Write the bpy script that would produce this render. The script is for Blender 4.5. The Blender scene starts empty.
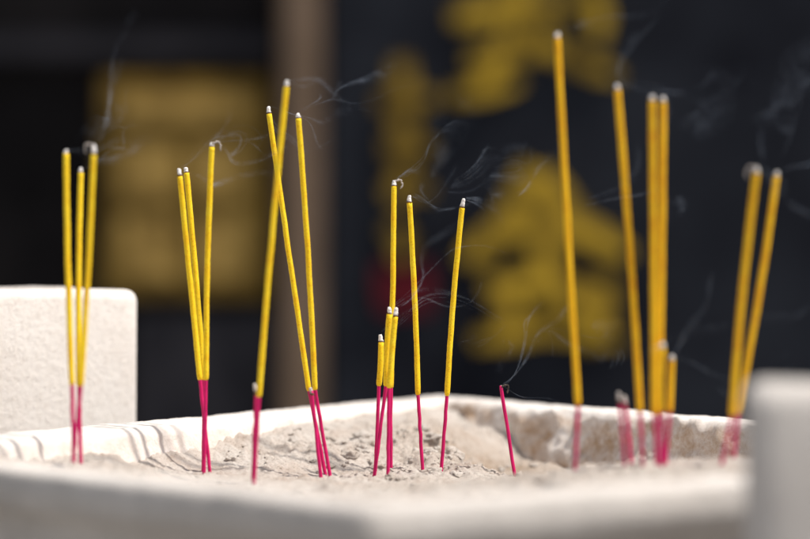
import bpy, bmesh, math, random
import numpy as np
from mathutils import Vector, noise, Matrix

random.seed(7); np.random.seed(7)
S = bpy.context.scene
COL = S.collection
S.view_settings.view_transform = 'Standard'
S.view_settings.look = 'None'
S.view_settings.exposure = 0

Z0 = 0.90          # reference ash level above the ground
EYE = 0.164        # eye height above that ash level
FP = 2250.0
def P(px, py, d):
    """survey measurement -> metric point (x, depth, height)"""
    return Vector(((px-405)/FP*d, d, Z0+EYE-(py-270)/FP*d))

# ---------------------------------------------------------------- helpers
def link(o): COL.objects.link(o); return o
def mesh_obj(name, verts, faces, mat=None, smooth=True, parent=None):
    me = bpy.data.meshes.new(name)
    me.from_pydata([tuple(v) for v in verts], [], faces)
    me.update()
    if smooth:
        me.polygons.foreach_set('use_smooth', [True]*len(me.polygons))
    o = link(bpy.data.objects.new(name, me))
    if mat: me.materials.append(mat)
    if parent is not None:
        o.parent = parent
        o.matrix_parent_inverse = parent.matrix_world.inverted()
    return o
def empty(name, loc, label, cat, group=None):
    e = link(bpy.data.objects.new(name, None))
    e.location = loc; e.empty_display_size = 0.02
    e.matrix_world = Matrix.Translation(loc)
    e["label"] = label; e["category"] = cat
    if group: e["group"] = group
    return e
def nmat(name):
    m = bpy.data.materials.new(name); m.use_nodes = True
    nt = m.node_tree; b = nt.nodes['Principled BSDF']
    b.inputs['Specular IOR Level'].default_value = .25
    return m, nt, b
def N(nt, t, **kw):
    n = nt.nodes.new(t)
    for k, v in kw.items():
        if k in n.inputs: n.inputs[k].default_value = v
        else: setattr(n, k, v)
    return n
def ramp(nt, fac, stops):
    r = nt.nodes.new('ShaderNodeValToRGB')
    while len(r.color_ramp.elements) < len(stops): r.color_ramp.elements.new(0.5)
    for e, (p, c) in zip(r.color_ramp.elements, stops):
        e.position = p; e.color = (*c, 1)
    nt.links.new(fac, r.inputs[0]); return r
def mixc(nt, fac, a, b, mode='MIX'):
    m = nt.nodes.new('ShaderNodeMix'); m.data_type = 'RGBA'; m.blend_type = mode
    for sock, v in ((m.inputs[0], fac), (m.inputs[6], a), (m.inputs[7], b)):
        if hasattr(v, 'is_linked'): nt.links.new(v, sock)
        elif isinstance(v, (int, float)): sock.default_value = v
        else: sock.default_value = (*v, 1)
    return m.outputs[2]
def bump(nt, b, h, strength, dist):
    n = nt.nodes.new('ShaderNodeBump'); n.inputs['Strength'].default_value = strength
    n.inputs['Distance'].default_value = dist
    nt.links.new(h, n.inputs['Height']); nt.links.new(n.outputs[0], b.inputs['Normal'])
    return n
def tex(nt, scale, detail=6, rough=.6, coord='Object'):
    tc = nt.nodes.new('ShaderNodeTexCoord')
    n = N(nt, 'ShaderNodeTexNoise', Scale=scale, Detail=detail, Roughness=rough)
    nt.links.new(tc.outputs[coord], n.inputs['Vector']); return n.outputs['Fac']
def noisy_attr(nt, name, scale, gain, bias):
    """attribute x noise mask, clamped"""
    a = N(nt, 'ShaderNodeAttribute'); a.attribute_name = name
    mm = N(nt, 'ShaderNodeMath', operation='MULTIPLY_ADD', use_clamp=True)
    nt.links.new(tex(nt, scale, 9, .8), mm.inputs[0]); mm.inputs[1].default_value = gain; mm.inputs[2].default_value = bias
    mu = N(nt, 'ShaderNodeMath', operation='MULTIPLY', use_clamp=True)
    nt.links.new(mm.outputs[0], mu.inputs[0]); nt.links.new(a.outputs['Fac'], mu.inputs[1])
    return mu.outputs[0]

# ---------------------------------------------------------------- materials
def stone_mat():
    m, nt, b = nmat('whitewashed_stone')
    big = tex(nt, 9, 5); fine = tex(nt, 160, 6, .7)
    c = ramp(nt, big, [(.3, (.86, .795, .745)), (.55, (.91, .855, .81)), (.8, (.925, .885, .845))]).outputs[0]
    f = ramp(nt, fine, [(.32, (.87, .85, .83)), (.5, (1, 1, 1))]).outputs[0]
    c = mixc(nt, .8, c, f, 'MULTIPLY')
    pit = ramp(nt, tex(nt, 75, 3, .5), [(.28, (.55, .47, .42)), (.35, (1, 1, 1))]).outputs[0]
    c = mixc(nt, .25, c, pit, 'MULTIPLY')
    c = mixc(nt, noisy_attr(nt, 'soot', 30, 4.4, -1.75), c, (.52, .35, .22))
    c = mixc(nt, noisy_attr(nt, 'grey_tone', 14, 2.2, -.3), c, (.50, .47, .445))  # mottled grey mixed into the basin's outer side and the right post
    nt.links.new(c, b.inputs['Base Color']); b.inputs['Roughness'].default_value = .9
    bump(nt, b, tex(nt, 130, 9, .78), .9, .0025)
    return m
def plain(name, c1, c2, scale, rough=.8, bs=.3, bd=.002, metal=0, spec=.1, lo=.35, hi=.65):
    m, nt, b = nmat(name)
    c = ramp(nt, tex(nt, scale, 5), [(lo, c1), (hi, c2)]).outputs[0]
    nt.links.new(c, b.inputs['Base Color']); b.inputs['Roughness'].default_value = rough
    b.inputs['Metallic'].default_value = metal; b.inputs['Specular IOR Level'].default_value = spec
    bump(nt, b, tex(nt, scale*6, 5), bs, bd)
    return m
def ash_mat():
    m, nt, b = nmat('incense_ash')
    c = ramp(nt, tex(nt, 28, 8, .7), [(.34, (.70, .59, .51)), (.48, (.83, .745, .675)), (.64, (.89, .825, .765))]).outputs[0]
    s = ramp(nt, tex(nt, 380, 5, .7), [(.36, (.42, .32, .25)), (.46, (1, 1, 1))]).outputs[0]
    c = mixc(nt, .42, c, s, 'MULTIPLY')
    c = mixc(nt, noisy_attr(nt, 'hollow_tan', 60, 3.5, -1.0), c, (.48, .335, .22))  # browner colour mixed in around the hollow
    nt.links.new(c, b.inputs['Base Color']); b.inputs['Roughness'].default_value = 1
    b.inputs['Specular IOR Level'].default_value = 0
    bump(nt, b, tex(nt, 260, 9, .82), 1, .004)
    return m
def incense_mat(name, c1, c2, c3):
    m, nt, b = nmat(name)
    c = ramp(nt, tex(nt, 60, 6, .7), [(.3, c1), (.5, c2), (.75, c3)]).outputs[0]
    s = ramp(nt, tex(nt, 900, 3), [(.36, (.6, .42, .28)), (.46, (1, 1, 1))]).outputs[0]
    c = mixc(nt, .55, c, s, 'MULTIPLY')
    nt.links.new(c, b.inputs['Base Color']); b.inputs['Roughness'].default_value = .7
    bump(nt, b, tex(nt, 800, 6, .75), .7, .0005)
    return m
def pink_mat():
    m, nt, b = nmat('dyed_bamboo')
    c = ramp(nt, tex(nt, 90, 5), [(.3, (.46, .003, .09)), (.7, (.70, .010, .155))]).outputs[0]
    nt.links.new(c, b.inputs['Base Color']); b.inputs['Roughness'].default_value = .6
    bump(nt, b, tex(nt, 500, 4), .3, .0004)
    return m
def tip_mat():
    m, nt, b = nmat('burnt_incense')
    a = N(nt, 'ShaderNodeAttribute'); a.attribute_name = 'burn'
    n = tex(nt, 500, 4)
    ad = N(nt, 'ShaderNodeMath', operation='MULTIPLY_ADD'); nt.links.new(n, ad.inputs[0]); ad.inputs[1].default_value = .24
    nt.links.new(a.outputs['Fac'], ad.inputs[2])
    c = ramp(nt, ad.outputs[0], [(.0, (.42, .2, .02)), (.14, (.2, .10, .03)), (.22, (.08, .055, .045)), (.30, (.5, .46, .44)), (.5, (.88, .85, .83)), (1., (.86, .83, .81))]).outputs[0]
    nt.links.new(c, b.inputs['Base Color']); b.inputs['Roughness'].default_value = 1
    bump(nt, b, tex(nt, 900, 5), .8, .0008)
    return m
STONE = stone_mat(); ASH = ash_mat(); PINK = pink_mat(); TIP = tip_mat()
YEL = incense_mat('yellow_incense_paste', (.85, .47, .006), (.94, .64, .014), (.95, .73, .04))
ORA = incense_mat('golden_incense_paste', (.82, .38, .004), (.93, .52, .008), (.94, .60, .016))
ASHC = plain('pale_ash_flake', (.30, .27, .25), (.55, .5, .47), 300, 1)
CHAR = plain('charred_flake', (.03, .025, .022), (.14, .12, .11), 300, 1)
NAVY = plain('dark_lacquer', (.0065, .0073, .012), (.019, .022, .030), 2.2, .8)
BLACK = plain('dark_timber', (.005, .0045, .005), (.013, .0115, .0125), 3, .9)  # near-black base colour for the wall and lower rail
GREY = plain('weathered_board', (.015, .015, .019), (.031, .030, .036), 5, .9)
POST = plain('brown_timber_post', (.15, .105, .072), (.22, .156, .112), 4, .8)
GOLD = plain('gold_paint', (.15, .095, .014), (.52, .335, .030), 7.5, .7, lo=.37, hi=.60)
GOLDD = plain('dull_gold_paint', (.12, .075, .014), (.30, .19, .027), 7, .8, lo=.38, hi=.6)
GILT = plain('faded_gilt_panel', (.11, .068, .017), (.23, .145, .032), 6, .8, lo=.38, hi=.64)
GILTL = plain('pale_gilt_panel', (.21, .132, .036), (.44, .29, .085), 8, .8, lo=.38, hi=.62)
RED = plain('red_seal_paint', (.06, .006, .010), (.12, .010, .018), 6, .8)
GROUND = plain('paving_stone', (.2, .19, .18), (.3, .28, .26), 2, .9)

# ---------------------------------------------------------------- ground
g = mesh_obj('ground', [(-30, -10, 0), (30, -10, 0), (30, 60, 0), (-30, 60, 0)], [(0, 1, 2, 3)], GROUND, False)
g["kind"] = "structure"

# ---------------------------------------------------------------- burner basin
CORN = [Vector(c) for c in ((-.018, 1.155), (.524, 1.515), (.034, 2.205), (-.405, 1.546))]
def inset(corners, d):
    n = len(corners); out = []
    for i in range(n):
        p, c, q = corners[i-1], corners[i], corners[(i+1) % n]
        e1 = (c-p).normalized(); e2 = (q-c).normalized()
        n1 = Vector((-e1.y, e1.x)); n2 = Vector((-e2.y, e2.x))
        k = d/(1+n1.dot(n2))
        out.append(c+(n1+n2)*k)
    return out
def loop(d, r, nside=200, narc=8):
    cs = inset(CORN, d); n = 4; arcs = []
    for i in range(n):
        p, c, q = cs[i-1], cs[i], cs[(i+1) % n]
        a = c+(p-c).normalized()*r; b = c+(q-c).normalized()*r
        arcs.append([(a.lerp(c, t)).lerp(c.lerp(b, t), t) for t in [k/narc for k in range(narc+1)]])
    pts = []
    for i in range(n):
        pts += arcs[i]
        a = arcs[i][-1]; b = arcs[(i+1) % n][0]
        pts += [a.lerp(b, k/nside) for k in range(1, nside)]
    return pts
prof = [(.10, -Z0+.0, .02), (.10, -Z0+.06, .02), (.13, -Z0+.09, .02), (.13, -.36, .02), (.09, -.30, .02), (.03, -.20, .02), (.022, -.06, .02),
        (.022, -.012, .02), (.022, .008, .02), (.012, .014, .012), (.0, .017, .012), (.0, .030, .012), (.0008, .0385, .012), (.003, .0408, .012), (.010, .0415, .012)]
prof += [(.015+.005*k, .0417-.0003*k, .014+.001*k) for k in range(6)]
prof += [(.0425, .0388, .02), (.0450, .0365, .022)]
prof += [(.0465+.0008*k, .0340-.0028*k, .024) for k in range(21)]
prof += [(.075, -.08, .03)]
burner = empty('incense_burner', (0.03, 1.62, 0), 'white rough stone incense burner basin filled with pale ash', 'incense burner')
vs = []; soot = []; grey_tone = []; L = 0
for k, (d, z, r) in enumerate(prof):
    lp = loop(d, r); L = len(lp)
    for p in lp:
        v = Vector((p.x, p.y, Z0+z))
        w = .0012
        nv = noise.noise_vector(v*14)*w + noise.noise_vector(v*60)*w*.7 + noise.noise_vector(v*170)*w*.45
        right = min(1, max(0, (p.x-.02)/.03)) if p.y > 1.6 else 0
        if k >= 19:
            f = min(1, (k-18)/4)
            nv += (noise.noise_vector(v*26)*.0055*right + noise.noise_vector(v*62)*.0036*right + noise.noise_vector(v*140)*.0024*(.2+.8*right))*f
            e = max(0, noise.noise(Vector((p.x*16, p.y*16, z*22+4))))*right*f
            nv += Vector((.60, .80, 0))*e*.012
        if k < 4: nv *= 0
        vs.append(v+nv)
        s = 0
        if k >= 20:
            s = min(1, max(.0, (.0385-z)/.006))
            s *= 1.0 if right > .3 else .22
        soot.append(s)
        grey_tone.append(.8 if k <= 12 else (.4 if k == 13 else .08 if k < 20 else 0))  # greyest on the outer side, slight on the rim, none inside
fs = []
for k in range(len(prof)-1):
    for i in range(L):
        j = (i+1) % L
        fs.append((k*L+i, k*L+j, (k+1)*L+j, (k+1)*L+i))
basin = mesh_obj('basin', vs, fs, STONE, True, burner)
at = basin.data.attributes.new('soot', 'FLOAT', 'POINT'); at.data.foreach_set('value', soot)
at = basin.data.attributes.new('grey_tone', 'FLOAT', 'POINT'); at.data.foreach_set('value', grey_tone)

def pillar(center, size, ang, top, label, gr=0.0):
    """square stone post: shaft with rounded arrises plus plinth, standing on the ground"""
    e = empty('stone_post', (center[0], center[1], 0), label, 'stone post')
    def blk(name, sx, sy, z0, z1, bev, cuts):
        bm = bmesh.new(); bmesh.ops.create_cube(bm, size=1)
        for v in bm.verts:
            v.co.x *= sx; v.co.y *= sy; v.co.z = (v.co.z+.5)*(z1-z0)
        bmesh.ops.bevel(bm, geom=[q for q in bm.edges], offset=bev, segments=5, profile=.5, affect='EDGES')
        bmesh.ops.subdivide_edges(bm, edges=[q for q in bm.edges if q.calc_length() > .02], cuts=cuts, use_grid_fill=True)
        bm.transform(Matrix.Translation((center[0], center[1], z0)) @ Matrix.Rotation(ang, 4, 'Z'))
        for v in bm.verts: v.co += noise.noise_vector(v.co*18)*.0022
        me = bpy.data.meshes.new(name); bm.to_mesh(me); bm.free()
        me.polygons.foreach_set('use_smooth', [True]*len(me.polygons)); me.materials.append(STONE)
        at = me.attributes.new('grey_tone', 'FLOAT', 'POINT'); at.data.foreach_set('value', [gr]*len(me.vertices))
        o = link(bpy.data.objects.new(name, me)); o.parent = e; o.matrix_parent_inverse = e.matrix_world.inverted()
    blk('shaft', size[0], size[1], .121, top, .010, 16)
    blk('plinth', size[0]+.04, size[1]+.04, 0, .12, .01, 8)
a1 = math.radians(44); W1 = .38; D1 = .16
ux = Vector((math.cos(a1), math.sin(a1))); uy = Vector((-math.sin(a1), math.cos(a1)))
cc = Vector((-.233, 1.985)) - ux*W1/2 + uy*D1/2
pillar((cc.x, cc.y), (W1, D1), a1, Z0+.1475, 'broad white stone post standing beside the incense burner', .0)
pillar((.176+.14, 1.115+.035), (.28, .07), math.radians(-3), Z0+.1055, 'greyish white stone post with rounded edges beside the burner', .5)

# ---------------------------------------------------------------- sticks data
ST = [
 ((66,150),(72,385),(74,468),1.63,.012,.0026,'long'),
 ((81,168),(79,386),(81,469),1.65,.02,.0025,'long'),
 ((94,145),(81,386),(72.5,467),1.62,-.01,.0025,'curl'),
 ((179,169),(200,380),(210,474),1.75,.0,.0026,'long'),
 ((186,168),(204,380),(203,476),1.765,.015,.0026,'long'),
 ((212,143),(206,380),(204,475),1.74,-.01,.0026,'curl'),
 ((287,81),(259,397),(254,484),1.66,-.01,.0026,'long'),
 ((268,107),(309,391),(326,478),1.77,.01,.0025,'long'),
 ((298,114),(315,390),(331,482),1.765,-.01,.0026,'long'),
 ((381,335),(379,386),(375,478),1.79,.0,.0027,'short'),
 ((390,308),(386,386),(374,479),1.77,.0,.0028,'short'),
 ((396,308),(389,388),(388,474),1.765,.0,.0027,'short'),
 ((394,181),(391,388),(391,470),1.82,.01,.0026,'curl'),
 ((409,196),(418,395),(423,475),1.80,.0,.0026,'long'),
 ((463,199),(447,396),(441,475),1.80,.0,.0026,'long'),
 ((501,386),(501.5,391),(515,478),1.80,.0,.0016,'charcurl'),
 ((311,388),(312,396),(321,478),1.75,.0,.0022,'stub'),
 ((255,384),(256,396),(253,484),1.67,.0,.0022,'stub'),
 ((557,33),(578,405),(575,472),1.57,-.01,.0026,'long'),
 ((617,85),(640,412),(643,468),1.56,-.02,.0027,'long'),
 ((619,393),(620,405),(625,470),1.56,.0,.0022,'stub'),
 ((624,396),(626,408),(632,470),1.59,.0,.0022,'stub'),
 ((652,96),(654,414),(657,467),1.545,-.02,.0027,'long'),
 ((663,97),(659,414),(664,467),1.55,-.01,.0027,'long'),
 ((672,356),(670,412),(665,467),1.56,.0,.0025,'short'),
 ((663,343),(662,412),(661,469),1.525,.0,.0025,'short'),
 ((757,168),(732,416),(722,463),1.52,-.02,.0027,'curl'),
 ((777,172),(738,414),(733,461),1.54,.0,.0025,'long'),
]
SG = {(94,145): -1, (757,168): -1}
# ---------------------------------------------------------------- ash bed height
cp = []
for (t, j, b, d, l, r, f) in ST:
    p = P(*b, d); cp.append((p.x, p.y, p.z-Z0))
cp += [(-.34,1.56,.031),(-.30,1.62,.029),(-.26,1.69,.028),(-.20,1.79,.028),(-.15,1.86,.029),(-.10,1.93,.032),(-.04,2.03,.035),(.01,2.10,.037),(.035,2.12,.034),
       (-.06,1.87,.018),(-.12,1.82,.014),(-.02,1.95,.029),(.02,2.0,.031),(.055,2.06,.018),(.12,1.98,-.006),(.17,1.91,-.016),(.23,1.82,-.014),(.30,1.73,-.006),(.40,1.6,.012),
       (.06,1.88,-.020),(.11,1.86,-.034),(.085,1.90,-.032),(.06,1.90,-.026),(.17,1.8,-.022),(.14,1.74,.000),(.055,1.94,-.012),(.025,1.86,.014),(.022,1.90,.026),(.018,1.94,.031),(.05,1.81,.006),(.10,1.80,-.008),
       (-.02,1.25,.022),(-.15,1.40,.020),(-.25,1.45,.022),(.12,1.36,.026),(.25,1.46,.034),(.42,1.54,.03),(0,1.45,.012),(-.1,1.6,.006),(0,1.62,.003),(.08,1.6,.010)]
cpa = np.array(cp)
def ash_base(x, y, hol):
    d2 = (cpa[:, 0]-x)**2 + (cpa[:, 1]-y)**2
    w = (d2+1.6e-4)**-2.5
    a = float((w*cpa[:, 2]).sum()/w.sum())
    w = (d2+1.1e-3)**-2.2
    b = float((w*cpa[:, 2]).sum()/w.sum())
    h = min(1, hol*1.5)
    return a*h+b*(1-h)
def ash_h(x, y):
    v = Vector((x, y, 0))
    hol = math.exp(-(((x-.07)/.12)**2+((y-1.86)/.09)**2))
    wv = noise.noise_vector(v*30)*(.003+.009*hol) + noise.noise_vector(v*90)*.005*hol
    z = ash_base(x+wv.x, y+wv.y, hol)
    z += noise.noise(v*16)*.0020 + noise.noise(v*38+Vector((3, 1, 0)))*.0018
    b = noise.noise(v*75+Vector((9, 4, 2))); msk = .6+.9*noise.noise(v*11+Vector((5, 5, 5)))
    msk = max(msk, hol*1.4)
    z += max(b, -.1)*.0050*max(.15, msk)
    c_ = noise.noise(v*150+Vector((1, 14, 5)))
    z += max(c_, 0)*.0046*max(.4, msk) + noise.noise(v*330)*.0014
    return z
ins = inset(CORN, .044)
NG = 500
av = []; hollow_tan = []
for iu in range(NG+1):
    u = iu/NG
    for iv in range(NG+1):
        w = iv/NG
        p = ins[0]*(1-u)*(1-w)+ins[1]*u*(1-w)+ins[2]*u*w+ins[3]*(1-u)*w
        z = min(ash_h(p.x, p.y), .0385 if min(u, w, 1-u, 1-w) < .03 else 1)
        av.append((p.x, p.y, Z0+z))
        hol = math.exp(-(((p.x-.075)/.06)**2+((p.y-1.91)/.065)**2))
        hollow_tan.append(min(1, hol*1.4))
af = []
for iu in range(NG):
    for iv in range(NG):
        a = iu*(NG+1)+iv
        af.append((a, a+NG+1, a+NG+2, a+1))
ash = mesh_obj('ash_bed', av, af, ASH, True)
at = ash.data.attributes.new('hollow_tan', 'FLOAT', 'POINT'); at.data.foreach_set('value', hollow_tan)
ash["kind"] = "stuff"; ash["label"] = "bed of pale lumpy incense ash filling the basin"; ash["category"] = "ash"

ico = bmesh.new(); bmesh.ops.create_icosphere(ico, subdivisions=3, radius=1)
iv_ = [v.co.copy() for v in ico.verts]; if_ = [tuple(v.index for v in f.verts) for f in ico.faces]; ico.free()
cv = []; cf = []
rnd = random.Random(3)
for i in range(1000):
    if i < 620:
        x = rnd.gauss(.07, .085); y = rnd.gauss(1.85, .055)
    else:
        u, w = rnd.uniform(.03, .97), rnd.uniform(.03, .97)
        p = ins[0]*(1-u)*(1-w)+ins[1]*u*(1-w)+ins[2]*u*w+ins[3]*(1-u)*w; x, y = p.x, p.y
    if y > 2.205+1.51*(x-.034)-.11 or y > 2.205-1.4*(x-.034)-.11: continue
    r = rnd.choice([.0008, .001, .0014, .002, .0028, .0055 if rnd.random() < .45 else .001])
    z = Z0+ash_h(x, y)-r*.2; o = len(cv)
    st = Vector((rnd.uniform(.8, 1.5), rnd.uniform(.8, 1.5), rnd.uniform(.5, .9)))
    sh = Vector((rnd.random()*50, 0, 0))
    for v in iv_:
        q = Vector((v.x*st.x, v.y*st.y, v.z*st.z))*r*(1+.8*noise.noise(v*1.5+sh)+.35*noise.noise(v*4+sh))
        cv.append((x+q.x, y+q.y, z+q.z))
    cf += [tuple(o+k for k in f) for f in if_]
cr = mesh_obj('ash_crumbs', cv, cf, ASH, True)
cr["kind"] = "stuff"; cr["label"] = "loose crumbs of clumped ash on the ash bed"; cr["category"] = "ash"

# ---------------------------------------------------------------- incense sticks
def tube(name, pts, radii, mat, parent, seg=12, rough=0, burn=None):
    vs = []; fs = []; n = len(pts)
    for i, (p, r) in enumerate(zip(pts, radii)):
        t = (pts[min(i+1, n-1)]-pts[max(i-1, 0)]).normalized()
        a = t.cross(Vector((0, 1, 0.01))).normalized(); b = t.cross(a)
        for k in range(seg):
            th = 2*math.pi*k/seg
            dirv = a*math.cos(th)+b*math.sin(th)
            rr = r*(1+rough*noise.noise((p+dirv*r)*420))
            vs.append(p+dirv*rr)
    for i in range(n-1):
        for k in range(seg):
            m = (k+1) % seg
            fs.append((i*seg+k, i*seg+m, (i+1)*seg+m, (i+1)*seg+k))
    fs.append(tuple(range(seg-1, -1, -1))); fs.append(tuple((n-1)*seg+k for k in range(seg)))
    o = mesh_obj(name, vs, fs, mat, True, parent)
    if burn:
        at = o.data.attributes.new('burn', 'FLOAT', 'POINT')
        at.data.foreach_set('value', [b for b in burn for _ in range(seg)])
    return o
LAB = {'long': 'yellow incense stick, crimson stem, white ash tip',
       'curl': 'yellow incense stick with a curled ash tip',
       'short': 'short nearly burnt yellow incense stick on crimson stem',
       'stub': 'burnt-out incense stub with charred end in ash',
       'charcurl': 'bare leaning crimson incense stem with charred curled end'}
for idx, (t, j, b, d, lean, yr, fl) in enumerate(ST):
    rn = random.Random(idx*13+1)
    bare = fl in ('stub', 'charcurl')
    yr *= .84 if not bare else .85
    top = P(*t, d+lean); base = P(*b, d); dj = d+lean*.25; jn = P(*j, dj)
    e = empty('incense_stick', base, LAB[fl], 'incense stick', 'incense sticks standing in the ash')
    under = base-(jn-base).normalized()*.035
    under = Vector((under.x, under.y, base.z-.035))
    bow = Vector((rn.uniform(-1, 1)*.0014, rn.uniform(-1, 1)*.002, 0))
    sp = [under.lerp(base, k/4) for k in range(4)] + [base.lerp(jn, k/10)+Vector((math.sin(k/10*math.pi)*rn.uniform(-.0003, .0003), 0, 0)) for k in range(11)]
    sp.append(jn+(top-jn).normalized()*.004)
    tube('bamboo_stem', sp, [.0014]*len(sp), PINK, e, 10, .12)
    Lq = (top-jn).length
    tipl = rn.uniform(.0032, .0078 if t[0] < 530 else .0045) if not bare else min(.006, Lq*.9)
    ax = (top-jn).normalized()
    n = max(4, int(Lq/.003))
    wob = rn.uniform(0, 50)
    path = [jn.lerp(top, k/n)+bow*math.sin(k/n*math.pi)+Vector((noise.noise(Vector((wob, k*.12, 0))), noise.noise(Vector((wob, k*.12, 9))), 0))*.0003*math.sin(k/n*math.pi) for k in range(n+1)]
    if not bare:
        cut = Lq-tipl; cp_ = [p for p in path if (p-jn).length < cut-.001]
        last = jn.lerp(top, cut/Lq)+bow*math.sin(cut/Lq*math.pi)
        cp_ = [path[0]-ax*.0006, path[0]+ax*.0006]+cp_[1:]+[last]
        rr = [yr*.55, yr*.9]+[yr*(1+.05*noise.noise(p*70)) for p in cp_[2:]]
        tube('incense_coating', cp_, rr, ORA if t[0] > 530 else YEL, e, 16, .07)
        s0 = last
    else:
        s0 = jn
    steps = 10; tp = []; tr = []; bu = []
    jit = Vector((rn.uniform(-1, 1), rn.uniform(-1, 1), 0))*.0007
    for k in range(steps+1):
        q = k/steps
        tp.append(s0.lerp(top, q)+Vector((rn.uniform(-1, 1), rn.uniform(-1, 1), 0))*.00014+jit*q*q)
        tr.append(yr*(.90-.30*q)*(1+rn.uniform(-.08, .08)) if k < steps else yr*.48)
        bu.append(q*1.1-.05 if not bare else min(.2, q*.3)+.03)
    tr[0] = yr*.99 if not bare else .0013
    tube('burnt_tip', tp, tr, TIP, e, 12, .3, bu)
    if 'curl' in fl:
        sg = SG.get(t, 1)
        ph = rn.uniform(.7, 1.1)
        cpts = []
        for k in range(15):
            a = k/14
            cpts.append(top+Vector((sg*(.0003+.0070*ph*math.sin(a*2.0)), -.0005+.001*a, -.001+.0022*math.sin(a*3.2)-.006*ph*a*a))
                        + noise.noise_vector(Vector((idx, a*4, 0)))*.0018*a)
        tube('ash_curl', cpts, [.0009*(1-.4*k/14)*(1+.4*math.sin(k*2.1)) for k in range(15)], CHAR if fl == 'charcurl' else ASHC, e, 8, .3)

# ---------------------------------------------------------------- temple front behind
BD = 8.0
facade = empty('temple_facade', (0, BD, 0), 'dark lacquered temple front with gold characters and brown post', 'temple')
def slab(name, x0, x1, z0, z1, y0, y1, mat, bev=.01):
    bm = bmesh.new(); bmesh.ops.create_cube(bm, size=1)
    for v in bm.verts:
        v.co = Vector((x0+(v.co.x+.5)*(x1-x0), y0+(v.co.y+.5)*(y1-y0), z0+(v.co.z+.5)*(z1-z0)))
    if bev: bmesh.ops.bevel(bm, geom=bm.edges[:], offset=bev, segments=2, affect='EDGES')
    me = bpy.data.meshes.new(name); bm.to_mesh(me); bm.free(); me.materials.append(mat)
    o = link(bpy.data.objects.new(name, me)); o.parent = facade; o.matrix_parent_inverse = facade.matrix_world.inverted()
    return o
xw = lambda px: (px-405)/FP*BD
zw = lambda py: Z0+EYE-(py-270)/FP*BD
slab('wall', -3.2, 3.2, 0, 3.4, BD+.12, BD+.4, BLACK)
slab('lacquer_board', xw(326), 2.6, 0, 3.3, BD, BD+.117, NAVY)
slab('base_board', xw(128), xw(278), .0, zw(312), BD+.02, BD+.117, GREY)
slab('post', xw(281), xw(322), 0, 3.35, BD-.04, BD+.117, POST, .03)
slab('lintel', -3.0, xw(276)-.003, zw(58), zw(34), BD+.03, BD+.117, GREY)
gp = slab('gilded_panel', xw(100), xw(266), zw(298), zw(76), BD+.03, BD+.117, GILT, .01)
for (a, b_, c_, d_) in ((120, 176, 144, 198), (194, 248, 144, 198), (120, 176, 216, 280), (194, 248, 216, 280), (120, 248, 94, 122)):
    slab('inset_panel', xw(a), xw(b_), zw(d_), zw(c_), BD+.012, BD+.029, GILTL, .003)
slab('lower_rail', xw(100), xw(266), zw(302.5), zw(299), BD+.03, BD+.117, BLACK, 0)
def strokes(name, lst, mat, off=.02, label=None):
    bm = bmesh.new()
    for si, (pts, w) in enumerate(lst):
        P2 = [Vector((xw(a), zw(b))) for a, b in pts]
        path = []
        for i in range(len(P2)-1):
            for k in range(8): path.append(P2[i].lerp(P2[i+1], k/8))
        path.append(P2[-1]); n = len(path); left = []; right = []
        for i, p in enumerate(path):
            t = (path[min(i+1, n-1)]-path[max(i-1, 0)]).normalized(); nn = Vector((-t.y, t.x))
            q = i/(n-1); ww = w/FP*BD*.5*(.55+.45*math.sin(min(1, q*1.25+.12)*math.pi)**.5 if q < .75 else .35+.65*(1-(q-.75)/.25)*.8)
            left.append(p+nn*ww); right.append(p-nn*ww)
        yf = BD-off-si*.003
        f1 = [bm.verts.new((v.x, yf, v.y)) for v in left+right[::-1]]
        f2 = [bm.verts.new((v.x, BD-.001, v.y)) for v in left+right[::-1]]
        m = len(f1)
        for i in range(n-1):
            bm.faces.new((f1[i], f1[i+1], f1[m-2-i], f1[m-1-i]))
        for i in range(m):
            k = (i+1) % m
            bm.faces.new((f1[i], f2[i], f2[k], f1[k]))
    bmesh.ops.recalc_face_normals(bm, faces=bm.faces[:])
    me = bpy.data.meshes.new(name); bm.to_mesh(me); bm.free(); me.materials.append(mat)
    o = link(bpy.data.objects.new(name, me)); o.parent = facade; o.matrix_parent_inverse = facade.matrix_world.inverted()
    return o
strokes('gold_character', [([(452, 18), (520, 8), (585, 6)], 22), ([(520, -30), (515, 40), (470, 100)], 25), ([(530, 30), (570, 60), (618, 78)], 21),
                           ([(468, 62), (520, 55), (560, 52)], 16), ([(590, -20), (600, 20), (596, 50)], 18), ([(450, 95), (490, 92), (520, 84)], 14)], GOLD)
strokes('gold_character', [([(534, 170), (510, 222), (464, 262)], 30), ([(538, 176), (572, 222), (628, 256)], 30), ([(500, 236), (545, 232), (590, 238)], 18),
                           ([(546, 190), (547, 270), (545, 338)], 26), ([(486, 288), (545, 280), (608, 286)], 18), ([(500, 290), (512, 312), (508, 344)], 24), ([(600, 280), (598, 312), (588, 346)], 30),
                           ([(476, 340), (545, 330), (624, 340)], 16), ([(560, 292), (584, 304), (604, 330)], 22)], GOLD)
strokes('gold_character', [([(402, 60), (404, 140), (400, 205)], 24), ([(378, 105), (405, 100), (436, 98)], 22), ([(385, 150), (408, 148), (432, 150)], 26),
                           ([(386, 195), (405, 188), (430, 192)], 20), ([(392, 225), (402, 240), (400, 262)], 22)], GOLDD)
strokes('red_seal', [([(378, 280), (402, 278), (430, 280)], 28), ([(382, 300), (402, 302), (428, 300)], 26), ([(384, 266), (384, 290), (386, 314)], 16), ([(424, 264), (424, 290), (424, 314)], 16)], RED)

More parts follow.
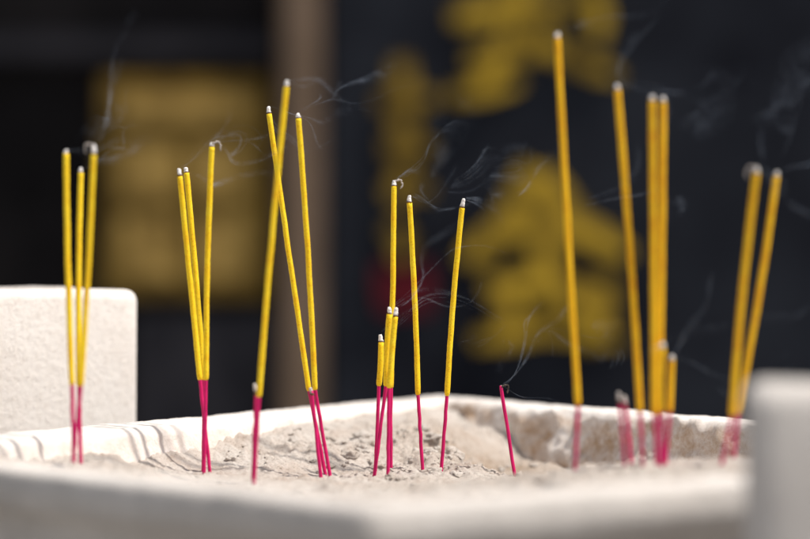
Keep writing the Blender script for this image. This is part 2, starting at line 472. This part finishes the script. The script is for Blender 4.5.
# ---------------------------------------------------------------- smoke
m, nt, b = nmat('drifting_smoke'); nt.nodes.remove(b)
out = [n for n in nt.nodes if n.type == 'OUTPUT_MATERIAL'][0]
tr = N(nt, 'ShaderNodeBsdfTransparent'); df = N(nt, 'ShaderNodeBsdfDiffuse'); tl = N(nt, 'ShaderNodeBsdfTranslucent')
for s in (df, tl): s.inputs['Color'].default_value = (.66, .79, 1, 1)
m1 = N(nt, 'ShaderNodeMixShader'); m1.inputs[0].default_value = .5
nt.links.new(df.outputs[0], m1.inputs[1]); nt.links.new(tl.outputs[0], m1.inputs[2])
at_ = N(nt, 'ShaderNodeAttribute'); at_.attribute_name = 'smoke_alpha'
nz = ramp(nt, tex(nt, 60, 6, .65), [(.39, (.04, .04, .04)), (.64, (1, 1, 1))]).outputs[0]
mu = N(nt, 'ShaderNodeMath', operation='MULTIPLY', use_clamp=True)
nt.links.new(at_.outputs['Fac'], mu.inputs[0]); nt.links.new(nz, mu.inputs[1])
m2 = N(nt, 'ShaderNodeMixShader'); nt.links.new(mu.outputs[0], m2.inputs[0])
nt.links.new(tr.outputs[0], m2.inputs[1]); nt.links.new(m1.outputs[0], m2.inputs[2]); nt.links.new(m2.outputs[0], out.inputs['Surface'])
SM = m
sv = []; sf = []; sd = []
occ = {}
def wisp(start, n, drift, amp, width, dens, seed, turb=14, skip=.0):
    p = start.copy()
    off = Vector((seed*1.7, seed*.9, seed*2.3)); path = []
    vel = Vector(drift)
    for i in range(n):
        g = min(1, .25+i/14)
        nv = (noise.noise_vector(p*turb+off)*amp + noise.noise_vector(p*turb*2.4+off)*amp*.5)*g
        nv.y *= .4
        p = p+(vel+nv)*.0018; path.append(p.copy())
    # keep any one cell of air from being crowded by too many sheets
    cells = {(round(q.x/.006), round(q.z/.006)) for q in path}
    if max(occ.get(c, 0) for c in cells) >= 4: return
    for c in cells: occ[c] = occ.get(c, 0)+1
    o = len(sv); prof_ = [(-1, 0), (-.55, .45), (0, 1), (.55, .45), (1, 0)]
    for i, q in enumerate(path):
        t = (path[min(i+1, n-1)]-path[max(i-1, 0)]).normalized()
        a = noise.noise(q*9+off)*2.2
        side = (t.cross(Vector((math.sin(a)*.7, 1, 0)))).normalized()
        f = i/(n-1); w = width*(.35+2.4*f)*(1+.6*noise.noise(q*30+off))
        fade = min(1, f/.06)*(1-f)**.8*(.5+1.0*abs(noise.noise(q*40+off*2)))
        for s, al in prof_:
            sv.append(q+side*w*s); sd.append(float(max(0, dens*al*fade)))
    for i in range(n-1):
        for k in range(4):
            sf.append((o+i*5+k, o+i*5+k+1, o+(i+1)*5+k+1, o+(i+1)*5+k))
srn = random.Random(41)
sd_i = 0
for (t, j, b_, d, lean, yr, fl) in ST:
    if fl == 'stub': continue
    tp_ = P(*t, d+lean)
    for fan in range(3 if fl in ('long', 'curl') else 2):
        sd_i += 1
        rt = srn.uniform(.45, 1.0); up = srn.uniform(-.1, .5); tb = srn.choice([13, 17, 22]); nn_ = srn.randint(34, 70)
        ld = Vector((srn.uniform(-1, 1), .3, srn.uniform(-1, 1))).normalized()
        for q in range(3):
            wisp(tp_+ld*(q-1)*srn.uniform(.0006, .0018), int(nn_*srn.uniform(.6, 1.1)), (rt, .12, up), 1.9, srn.choice([.0005, .0009, .0016]), srn.uniform(.10, .25), sd_i*.37+q*.02, tb)
for (x, y, d, k) in [(105, 120, 1.7, 3), (318, 110, 1.83, 7), (335, 92, 1.85, 4), (350, 120, 1.85, 4), (430, 200, 1.84, 6), (450, 185, 1.86, 6), (490, 170, 1.88, 7), (520, 200, 1.85, 6), (470, 345, 1.86, 5), (505, 340, 1.86, 5), (545, 330, 1.85, 6),
                     (585, 200, 1.7, 5), (610, 370, 1.7, 3), (685, 215, 1.66, 5), (700, 120, 1.6, 4), (765, 130, 1.55, 4), (785, 110, 1.55, 4)]:
    sd_i += 1; p0 = P(x, y, d); ld = Vector((srn.uniform(-1, 1), .3, srn.uniform(-1, 1))).normalized(); rt = srn.uniform(.2, .6); up = srn.uniform(-.1, .5)
    for q in range(k):
        wisp(p0+ld*(q-k/2)*srn.uniform(.0015, .004), srn.randint(22, 44), (rt, .1, up), 2.0, srn.choice([.0006, .0012, .0026]), srn.uniform(.06, .17), sd_i*.41+q*.03, 19)
for (x, y, d) in ((320, 105, 1.8), (430, 180, 1.85), (495, 200, 1.85), (560, 160, 1.7), (690, 140, 1.6), (770, 110, 1.6), (105, 120, 1.7), (490, 345, 1.85), (590, 330, 1.7)):
    sd_i += 1
    wisp(P(x, y, d+.05), 44, (.5, .1, .5), 1.3, .012, .09, sd_i*.53, 9)
sm = mesh_obj('smoke', sv, sf, SM, True)
sm["kind"] = "stuff"; sm["label"] = "thin bluish wisps of incense smoke drifting off the tips"; sm["category"] = "smoke"
a2 = sm.data.attributes.new('smoke_alpha', 'FLOAT', 'POINT'); a2.data.foreach_set('value', sd)

# ---------------------------------------------------------------- light
w = bpy.data.worlds.new("World"); S.world = w; w.use_nodes = True
wn = w.node_tree; bg = wn.nodes['Background']
sky = wn.nodes.new('ShaderNodeTexSky'); sky.sky_type = 'NISHITA'; sky.sun_disc = False
EL = math.radians(60); hx, hy = .97, -.24
sky.sun_elevation = EL; sky.sun_rotation = math.atan2(hx, hy)
hs = wn.nodes.new('ShaderNodeHueSaturation'); hs.inputs['Saturation'].default_value = .35
wn.links.new(sky.outputs[0], hs.inputs['Color']); wn.links.new(hs.outputs[0], bg.inputs[0]); bg.inputs[1].default_value = .125
sd_ = bpy.data.lights.new('sun', 'SUN'); sd_.energy = 5.0; sd_.angle = math.radians(3.0); sd_.color = (1, .93, .84)
so = link(bpy.data.objects.new('sun', sd_))
to = Vector((hx*math.cos(EL), hy*math.cos(EL), math.sin(EL)))
so.rotation_euler = to.to_track_quat('Z', 'Y').to_euler(); so.location = (2, -2, 5)

# ---------------------------------------------------------------- camera
cd = bpy.data.cameras.new('camera'); cam = link(bpy.data.objects.new('camera', cd))
cam.location = (0, 0, Z0+EYE); cam.rotation_euler = (math.radians(90), 0, 0)
cd.lens = 100; cd.sensor_width = 36; cd.clip_start = .05; cd.clip_end = 200
cd.dof.use_dof = True; cd.dof.focus_distance = 1.80; cd.dof.aperture_fstop = 2.3; cd.dof.aperture_blades = 0
S.camera = cam
